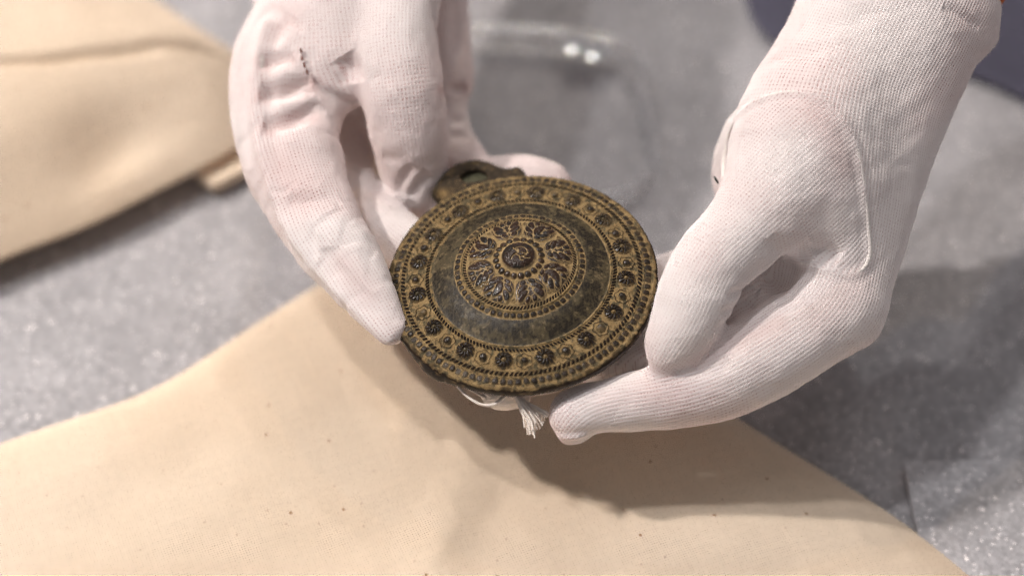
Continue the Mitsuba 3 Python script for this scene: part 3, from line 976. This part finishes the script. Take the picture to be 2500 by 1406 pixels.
def emit(key, data, part_of, seam_r=0.65, sink=0.32):
    vw, f, nrm, uv, fid, uvn, lines, tm = data
    inv = {b: a for a, b in uvn.items()}
    groups = {}
    for k, un in inv.items():
        groups.setdefault(part_of(un), []).append(k)
    for part, ks in groups.items():
        vs, fs, ns, us, o = [], [], [], [], 0
        for k in ks:
            if k not in uv:
                continue
            a, b, c, d, _ = sub(vw, f, np.where(fid == k)[0], nrm, uv[k])
            vs.append(a)
            fs.append(b + o)
            ns.append(c)
            us.append(d)
            o += len(a)
        scene[f'{key}__{part}'] = shape(np.vstack(vs), np.vstack(fs), 'knit', np.vstack(ns), uv=np.vstack(us))
    for i, ln in enumerate(lines):
        q = np.c_[[gaussian_filter1d(ln[:, k], 1.2, mode='nearest') for k in range(3)]].T
        q = spline(q, len(q) * 3)
        nn = nrm[cKDTree(vw * 1e3).query(q, k=24)[1]].mean(1)
        q = q - sink * nn
        for k in range(3):
            q[:, k] = gaussian_filter1d(q[:, k], 4, mode='nearest')
        rad = seam_r * (0.85 + 0.3 * np.abs(np.sin(np.arange(len(q)) * 1.1)))
        vv, ff = tube(q * 1e-3, rad * 1e-3, 8)
        put(f'{key}__seam' + (f'_{i:03d}' if i else ''), vv, ff, 'cord_cotton')


# the hand on the right: thumb on the edge, forefinger underneath
R_ = {
    'wrist_outer': [(2292, -62, -12, 148), (2262, 0, -11, 158), (2235, 60, -10, 172), (2190, 230, -8, 146), (2153, 420, -4, 112), (2112, 600, -2, 98), (2052, 745, 2, 106)],
    'wrist_inner': [(2215, -150, -16, 160), (2165, -60, -14, 168), (2085, 110, -10, 172), (2035, 230, -7, 180), (2000, 420, -6, 150)],
    'cuff': [(2345, 20, -8, 98), (2372, 78, -8, 68)],
    'thenar': [(1968, 330, 3, 168), (1985, 430, 3, 156), (2010, 560, 4, 98)],
    'index_finger': [(2050, 750, 2, 108), (1930, 828, 6, 112), (1800, 905, 9, 106), (1700, 950, 10, 90), (1560, 978, 11, 76), (1450, 996, 12, 64), (1402, 1012, 12, 64)],
    'index_tip': [(1402, 1042, 12, 42), (1389, 1054, 12, 31)],
    'palm_cup': [(1980, 590, -22, 105), (1840, 655, -24, 92), (1720, 720, -22, 84), (1640, 760, -20, 72)],
    'thumb': [(1935, 410, 5, 160), (1900, 475, 8, 143), (1822, 562, 11, 108), (1742, 641, 14, 99), (1708, 705, 15, 98), (1668, 793, 16, 84), (1640, 838, 16, 67)],
    'thumb_tip': [(1620, 870, 17, 34), (1604, 893, 17, 10)],
    'web': [(1945, 660, -5, 84), (1820, 738, -1, 72), (1705, 815, 0, 63), (1590, 872, -1, 57), (1490, 905, -3, 46)],
    'palm_heel': [(1850, 330, -20, 80), (1802, 425, -25, 64), (1800, 450, -25, 60)],
    'palm': [(2060, 300, -22, 150), (2050, 500, -24, 130), (2050, 640, -20, 110)],
    'middle_finger': [(2080, 640, -20, 95), (1900, 735, -18, 88), (1720, 815, -17, 80), (1520, 855, -13, 74), (1360, 870, -12, 66)],
    'ring_finger': [(2050, 500, -32, 85), (1850, 610, -34, 78), (1650, 682, -28, 68), (1470, 715, -26, 62)],
    'little_finger': [(2010, 420, -42, 72), (1860, 570, -50, 64), (1720, 690, -50, 58), (1590, 730, -47, 52)],
}
UV_R = {'wrist_outer': 'index', 'wrist_inner': 'index', 'cuff': 'index', 'index_finger': 'index', 'index_tip': 'index', 'palm': 'index', 'palm_heel': 'index', 'thenar': 'thumb', 'web': 'index', 'palm_cup': 'middle_finger', 'thumb_tip': 'thumb',
        '@thumb': [(2120, 300, 0, 190), (2010, 385, 3, 185), (1908, 480, 7, 150), (1822, 562, 11, 112), (1742, 641, 14, 101), (1708, 705, 15, 99), (1668, 793, 16, 84), (1630, 855, 16, 66), (1604, 900, 16, 60)],
        '@index': [(2400, -280, -14, 250), (2270, -90, -13, 245), (2165, 95, -11, 240), (2095, 270, -8, 245), (2075, 480, -6, 200), (2060, 660, 0, 150), (2000, 770, 3, 120), (1900, 842, 6, 112), (1800, 905, 9, 106), (1700, 950, 10, 90), (1560, 978, 11, 76), (1450, 996, 12, 66), (1400, 1020, 12, 60), (1388, 1070, 12, 60)]}
BL_R = {'wrist_inner': 9, 'cuff': 3, 'index_finger': 4, 'index_tip': 1.5, 'thumb': 4.0, 'thumb_tip': 3.0, 'thenar': 13, 'web': 2.5, 'palm_cup': 2.5, 'palm_heel': 5, 'palm': 8, 'middle_finger': 2.2, 'ring_finger': 2.2, 'little_finger': 2.2}
seam_R = [([(1764, 440), (1768, 380), (1782, 320), (1812, 272), (1865, 238), (1925, 224), (1985, 232), (2035, 266), (2072, 315), (2096, 375), (2108, 440), (2118, 520), (2124, 590), (2122, 640), (2095, 668), (2045, 668), (1990, 650), (1945, 640)], 0.3, 1.0),
          ([(1356, 1064), (1388, 1068), (1424, 1062)], 0.35, 0.7)]
groove_R = [([(1878, 645), (1890, 680), (1905, 715)], 3.6, 3.2), ([(1775, 735), (1815, 705), (1860, 712)], 1.5, 1.5), ([(1755, 775), (1800, 745), (1850, 752)], 1.2, 1.4), ([(1740, 805), (1785, 785), (1830, 790)], 0.8, 1.4), ([(1900, 675), (1925, 720), (1930, 770)], 0.7, 2.2),
            ([(1985, 628), (2020, 618), (2055, 632)], 1.8, 2.2), ([(1880, 575), (1900, 610), (1925, 640)], 1.0, 2.0), ([(2300, 15), (2350, 40), (2392, 75)], 0.9, 1.3),
            ([(1890, 130), (1960, 130), (2040, 100)], 1.3, 3.0), ([(1950, 60), (2050, 60), (2150, 20)], 0.9, 3.0), ([(1640, 908), (1720, 905), (1790, 880)], 0.9, 2.0)]
dataR = hand('gloved_hand', R_, UV_R, BL_R, seam_R, groove_R, (seam_R[0][0] + [(1900, 590), (1790, 500)], ('thenar', 'wrist_outer', 'wrist_inner', 'index_finger', 'thumb')))
part_R = lambda un: {'index': 'glove', 'thumb': 'thumb_panel'}.get(un, un)
emit('gloved_hand', dataR, part_R)
labels['gloved_hand'] = {'label': 'white knitted glove pinching the medallion, its cuff and orange red sleeve showing', 'category': 'gloved hand', 'group': 'hands in white cotton gloves'}
labels['gloved_hand__thumb_panel'] = {'label': 'sewn-on knitted thumb piece with an arched seam'}
# the sleeve that goes into the cuff
q = pchain([(2290, -40, -12, 160), (2360, -160, -13, 178), (2520, -420, -20, 230), (2800, -800, -40, 260)], 40)
w = P(q[:, 0], q[:, 1], q[:, 2])
vv, ff = tube(w, q[:, 3] / FPX * D, 40)
put('gloved_hand__sleeve', vv, ff, 'sleeve_red')
labels['gloved_hand__sleeve'] = {'label': 'orange red sleeve end above the cuff'}
# a short dark fibre caught on the glove
w = spline(P([1744, 1747, 1750, 1753], [431, 437, 443, 448], [-8, -7, -7, -8]), 12)
vv, ff = tube(w, 0.00032 * np.sin(np.linspace(0.3, 2.9, 12)), 6)
put('fibre', vv, ff, 'dark_fibre')
labels['fibre'] = {'label': 'tiny black fibre clinging to the base of the glove thumb', 'category': 'fibre'}

# the hand on the left
L_ = {
    'hand_back': [(900, -520, -66, 240), (850, -250, -55, 215), (800, -70, -46, 190), (745, 55, -40, 122), (690, 180, -32, 130), (694, 290, -26, 129), (716, 392, -20, 115)],
    'index_finger': [(722, 415, -19, 112), (748, 480, -14, 108), (790, 560, -9, 100), (852, 650, -4, 88), (906, 732, 1, 66), (942, 788, 4, 50), (956, 806, 5, 44)],
    'thumb_base': [(960, -220, -44, 190), (900, -60, -36, 170), (850, 60, -30, 120), (862, 135, -28, 92), (905, 175, -26, 68)],
    'thumb': [(985, -160, -34, 120), (972, -20, -26, 106), (968, 100, -22, 101), (982, 200, -21, 100), (994, 300, -24, 97), (1006, 385, -29, 88), (1016, 448, -33, 75), (1022, 476, -35, 62)],
    'palm': [(980, -300, -62, 220), (930, 60, -64, 150), (930, 260, -66, 125), (960, 380, -66, 100)],
    'palm_edge': [(1090, -240, -55, 80), (1082, -40, -50, 62), (1090, 100, -47, 60), (1098, 190, -46, 60), (1096, 262, -46, 46), (1100, 320, -45, 53), (1130, 385, -43, 52)],
    'middle_finger': [(800, 240, -62, 80), (836, 380, -54, 60), (878, 474, -37, 56), (945, 560, -24, 70), (1060, 640, -20, 70), (1200, 720, -18, 68), (1260, 760, -17, 60)],
    'ring_finger': [(960, 330, -62, 70), (1050, 470, -44, 62), (1160, 580, -30, 64), (1290, 660, -24, 60)],
    'little_finger': [(1120, 380, -43, 50), (1190, 436, -41, 54), (1270, 431, -38, 55), (1338, 446, -36, 52), (1350, 452, -36, 46)],
}
UV_L = {'hand_back': 'index', 'palm': 'index', 'thumb_base': 'thumb', 'palm_edge': 'little_finger', 'index_finger': 'index',
        '@index': [(900, -520, -66, 250), (850, -250, -55, 230), (790, -70, -46, 200), (735, 60, -42, 140), (692, 180, -34, 132), (700, 290, -26, 136), (726, 392, -20, 126), (755, 474, -14, 119), (793, 560, -9, 104), (852, 650, -4, 88), (906, 732, 1, 66), (956, 806, 5, 50)],
        '@little_finger': [(1090, -240, -55, 80), (1082, -40, -50, 62), (1098, 190, -46, 60), (1100, 320, -45, 53), (1190, 436, -41, 54), (1270, 431, -38, 55), (1350, 452, -36, 46)]}
BL_L = {'index_finger': 5, 'thumb_base': 15, 'thumb': 3.2, 'palm': 5, 'palm_edge': 2.0, 'middle_finger': 2.5, 'ring_finger': 3, 'little_finger': 3}
seam_L = [([(648, 60), (628, 140), (620, 220), (628, 320), (650, 420), (682, 512), (735, 606), (800, 686), (862, 746), (915, 800), (945, 828)], 1.3, 2.0),
          ([(738, 90), (736, 130), (744, 168), (760, 196), (800, 222), (846, 246)], 0.25, 1.4)]
groove_L = [([(632, 224), (680, 220), (730, 212), (766, 204)], 5.2, 2.6), ([(640, 305), (700, 296), (750, 276), (790, 252)], 3.6, 2.5), ([(632, 152), (680, 146), (716, 138)], 2.6, 2.2),
            ([(655, 108), (690, 70), (720, 40)], 1.0, 2.2), ([(758, 200), (800, 226), (868, 258)], 1.6, 1.7), ([(838, 135), (856, 168), (868, 205)], 2.4, 2.6),
            ([(1068, 218), (1105, 220), (1140, 214)], 2.6, 1.4), ([(1080, 300), (1115, 292), (1150, 300)], 1.8, 1.6), ([(1080, 345), (1120, 330), (1155, 340)], 1.8, 1.6), ([(1058, 0), (1066, 60), (1072, 120)], 1.2, 1.6), ([(1110, 0), (1112, 60), (1116, 140)], 1.2, 1.8),
            ([(1010, 400), (985, 440), (972, 480)], 1.5, 1.6), ([(1050, 420), (1025, 450), (1000, 490)], 1.6, 1.8), ([(930, 380), (965, 390), (1000, 380)], 0.7, 2.0), ([(700, 480), (760, 490), (830, 480)], 0.8, 2.5), ([(660, 505), (725, 500), (790, 480)], 0.8, 3.0), ([(775, 640), (820, 622), (860, 596)], 0.4, 3.0)]
dataL = hand('gloved_hand_001', L_, UV_L, BL_L, seam_L, groove_L, ([(735, -40)] + seam_L[1][0] + [(880, 262), (880, -40)], ('hand_back', 'index_finger', 'thumb_base', 'thumb')), 0.28)
part_L = lambda un: {'index': 'glove', 'thumb': 'thumb_panel'}.get(un, un)
dataL[6][1:] = []
emit('gloved_hand_001', dataL, part_L, 1.7, 1.1)
labels['gloved_hand_001'] = {'label': 'white knitted glove with brown stitches and deep knuckle creases, thumb beside the lug', 'category': 'gloved hand', 'group': 'hands in white cotton gloves'}
# the brown stitches left in the thumb seam
tmL = dataL[7]
for k, (x, y) in enumerate([(736, 126), (739, 144), (744, 161), (751, 178)]):
    a = []
    for yy in (y - 4, y + 4):
        d_ = P(x + (yy - y) * 0.2, yy, 0) - CAM
        loc, ri, _ = tmL.ray.intersects_location([CAM * 1e3], [d_ / np.linalg.norm(d_)], multiple_hits=False)
        a.append(loc[0] * 1e-3 - 0.0012 * fwd)
    w = np.array([a[0], (a[0] + a[1]) / 2 - 0.0003 * fwd, a[1]])
    vv, ff = tube(spline(w, 7), 0.00036, 6)
    put('gloved_hand_001__stitch' + (f'_{k:03d}' if k else ''), vv, ff, 'stitch_thread')


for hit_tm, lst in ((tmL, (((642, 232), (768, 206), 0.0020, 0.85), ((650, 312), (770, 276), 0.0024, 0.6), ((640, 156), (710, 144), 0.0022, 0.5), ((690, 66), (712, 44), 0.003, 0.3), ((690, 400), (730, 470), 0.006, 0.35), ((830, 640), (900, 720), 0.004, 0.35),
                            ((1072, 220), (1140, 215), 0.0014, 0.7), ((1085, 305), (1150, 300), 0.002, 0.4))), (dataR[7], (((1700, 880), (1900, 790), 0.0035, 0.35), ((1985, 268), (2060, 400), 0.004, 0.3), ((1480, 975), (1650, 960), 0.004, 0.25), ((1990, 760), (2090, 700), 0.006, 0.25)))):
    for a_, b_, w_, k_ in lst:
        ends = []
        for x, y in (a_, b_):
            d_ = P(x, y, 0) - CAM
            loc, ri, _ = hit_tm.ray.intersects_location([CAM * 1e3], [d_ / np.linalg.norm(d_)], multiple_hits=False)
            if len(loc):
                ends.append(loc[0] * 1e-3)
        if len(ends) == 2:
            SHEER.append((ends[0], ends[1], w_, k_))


def fuzz(key, data, count, seed):
    """Loose cotton hairs standing off the knitting."""
    g = np.random.default_rng(seed)
    vw, f, nrm = data[0], data[1], data[2]
    k = g.integers(0, len(f), count)
    b0, n0 = vw[f[k]].mean(1), nrm[f[k, 0]]
    t0 = np.cross(n0, g.normal(size=(count, 3)))
    t0 /= np.linalg.norm(t0, axis=1, keepdims=True)
    L = g.uniform(0.0004, 0.0016, count)[:, None]
    side = np.cross(t0, n0)
    r = 0.000022
    rows = []
    for s in (0.0, 0.5, 1.0):
        c = b0 + L * (n0 * (0.75 * s - 0.25 * s * s) + t0 * (0.9 * s * s)) - 0.0001 * n0
        for a in (0, 2.09, 4.19):
            rows.append(c + r * (1 - 0.6 * s) * (math.cos(a) * side + math.sin(a) * n0))
    v = np.stack(rows, 1).reshape(-1, 3)
    base = np.arange(count)[:, None] * 9
    tri = np.array([(i * 3 + a, i * 3 + (a + 1) % 3, i * 3 + 3 + (a + 1) % 3) for i in (0, 1) for a in range(3)] + [(i * 3 + a, i * 3 + 3 + (a + 1) % 3, i * 3 + 3 + a) for i in (0, 1) for a in range(3)])
    ff = (base[:, None, :] + tri[None]).reshape(-1, 3)
    put(f'{key}__lint', v, ff, 'cord_cotton', False)
    labels[f'{key}__lint'] = {'kind': 'stuff'}


fuzz('gloved_hand', dataR, 14000, 5)
fuzz('gloved_hand_001', dataL, 14000, 6)

# ------------------------------------------------------------------ the white string under the medallion
def strand(pts, r, seed, wob=0.00012):
    w = spline(P(*np.array(pts, float).T), 60)
    g = np.random.default_rng(seed)
    n_ = gaussian_filter1d(g.normal(size=(60, 3)), 4, axis=0) * 3
    return tube(w + wob * n_ * np.sin(np.linspace(0, math.pi, 60))[:, None], r, 7)


def bundle(pts, n_, spread, r, seed, splay=0.0):
    g = np.random.default_rng(seed)
    out = []
    pts = np.array(pts, float)
    for k in range(n_):
        q = pts.copy()
        o = g.normal(size=3)
        t = np.linspace(0, 1, len(q))[:, None]
        q += o * np.array([spread, spread * 0.6, spread * 0.12]) * (0.5 + splay * t ** 1.5)
        if splay:
            q[-1, :2] += (q[-1, :2] - q[-2, :2]) * g.uniform(-0.25, 0.15)
        out.append(strand(q, r * g.uniform(0.7, 1.2), seed * 50 + k))
    return join(out)


v, f = bundle([(1100, 918, 12), (1122, 948, 13), (1148, 972, 14), (1180, 988, 15), (1206, 987, 16), (1228, 972, 15), (1262, 958, 12)], 9, 3.0, 0.00026, 1)
put('cotton_string__loop', v, f, 'string_cotton')
v, f = bundle([(1108, 922, 8), (1140, 946, 9), (1175, 966, 10), (1210, 982, 11), (1260, 975, 11)], 6, 2.6, 0.00024, 2)
put('cotton_string__loop_001', v, f, 'string_cotton')
v, f = bundle([(1258, 966, 14), (1272, 988, 15), (1290, 1018, 15), (1304, 1056, 15)], 24, 3.6, 0.00026, 3, 2.4)
put('cotton_string__frayed_end', v, f, 'string_cotton')
v, f = bundle([(1258, 966, 13), (1280, 984, 13), (1303, 1004, 13), (1324, 1022, 13)], 20, 3.4, 0.00026, 4, 2.4)
put('cotton_string__frayed_end_001', v, f, 'string_cotton')
m = trimesh.creation.icosphere(4, 1.0)
vv = np.array(m.vertices)
vv = vv * (1 + 0.25 * (meshkit.fbm(vv * 2.3 + 5, 3, 2) - 0.5))[:, None]
cen = P(1236, 968, 9)
vv = cen + (vv[:, :1] * 0.0062) * rgt + (vv[:, 1:2] * 0.0034) * upv + (vv[:, 2:] * 0.004) * fwd
put('cotton_string__knot', vv, np.array(m.faces), 'string_cotton')
v, f = bundle([(1250, 960, 10), (1300, 962, 9), (1360, 952, 8)], 8, 3.5, 0.00026, 6)
put('cotton_string__loop_002', v, f, 'string_cotton')
labels['cotton_string'] = {'label': 'white cotton string knotted below the medallion with two frayed ends', 'category': 'string'}

# ------------------------------------------------------------------ clear tray behind, blue cloth beyond
outl = [(700, 70), (900, 68), (1150, 72), (1340, 79), (1450, 93), (1510, 110), (1545, 135), (1563, 168), (1580, 230), (1600, 330), (1590, 420), (1500, 470), (1200, 470), (900, 470), (700, 460), (640, 250)]
ot = smooth_outline(outl, 0.010, 240)
ins = lambda k: ot + (ot.mean(0) - ot) * k
tt = np.roll(ot, -1, 0) - np.roll(ot, 1, 0)
tt /= np.linalg.norm(tt, axis=1, keepdims=True)
no = np.c_[-tt[:, 1], tt[:, 0]]
sec = [(1.7, 0.0), (1.3, 0.5), (0.7, 0.82), (0.0, 0.92), (-0.7, 0.82), (-1.3, 0.5), (-1.7, 0.0), (-1.1, -0.4), (0.0, -0.55), (1.1, -0.4)]
v = np.stack([np.c_[ot + no * a * 1e-3, np.full(240, 0.010 + b * 1e-3)] for a, b in sec], 1).reshape(-1, 3)
f = np.array([q for i in range(240) for k in range(10) for q in ((i * 10 + k, (i + 1) % 240 * 10 + k, (i + 1) % 240 * 10 + (k + 1) % 10), (i * 10 + k, (i + 1) % 240 * 10 + (k + 1) % 10, i * 10 + (k + 1) % 10))])
far_ = sst(0.02, 0.05, (ot @ np.array([0.0, 1.0])) - (ot[:, 1].max() - 0.055))
v, f = tube(np.c_[ot, np.full(240, 0.0104)], 0.0004 + 0.0012 * far_, 14, closed=True)
put('clear_tray__lip', v, f, 'acrylic')
v, f = tube(np.c_[ins(0.03), np.full(240, 0.0024)], 0.0008, 12, closed=True)
put('clear_tray__base_edge', v, f, 'acrylic')
a, b = np.c_[ot, np.full(240, 0.009)], np.c_[ins(0.03), np.full(240, 0.003)]
i = np.arange(240)
j = (i + 1) % 240
put('clear_tray__wall', np.vstack([a, b]), np.vstack([np.c_[i, j, 240 + j], np.c_[i, 240 + j, 240 + i]]), 'acrylic_sheet')
b = np.c_[ins(0.035), np.full(240, 0.0022)]
v = np.vstack([b, b.mean(0)])
put('clear_tray__base', v, np.c_[i, j, np.full(240, 240)], 'acrylic_sheet')
for k, (px, py) in enumerate(((1396, 120), (1448, 136))):
    m = trimesh.creation.icosphere(6, 0.021)
    m = m.slice_plane([0, 0, 0.0205], [0, 0, 1])
    m.apply_translation(G(px, py, 0.010) - np.array([-0.0006, -0.0023, 0.0208]))
    put('clear_tray__moulded_foot' + (f'_{k:03d}' if k else ''), np.array(m.vertices), np.array(m.faces), 'acrylic_foot')
labels['clear_tray'] = {'label': 'low clear plastic tray with a shining rim on the grey foam behind the gloves', 'category': 'tray'}

bl = [(1812, -30), (1826, 20), (1850, 70), (1905, 112), (2050, 150), (2250, 160), (2392, 192), (2500, 243), (2700, 320), (3000, 400), (3100, 0), (2700, -420), (2200, -450), (1820, -330)]
ob = smooth_outline(bl, 0.004, 300)


def blue_top(d, xy):
    p3 = np.c_[xy, np.zeros(len(xy))]
    return 0.004 + 0.012 * sst(0, 0.015, d) + 0.02 * sst(0.01, 0.16, d) + sst(0, 0.02, d) * 0.010 * (meshkit.fbm(p3 * 18, 3, 77) - 0.5)


cushion('blue_cloth', ob, 70, blue_top, lambda d: 0.0008 + 0.003 * np.exp(-d / 0.003), 3)
scene['blue_cloth']['bsdf'] = {'type': 'ref', 'id': 'blue_cotton'}
labels['blue_cloth'] = {'label': 'dark slate blue cloth lying at the far right behind the glove cuff', 'category': 'cloth'}
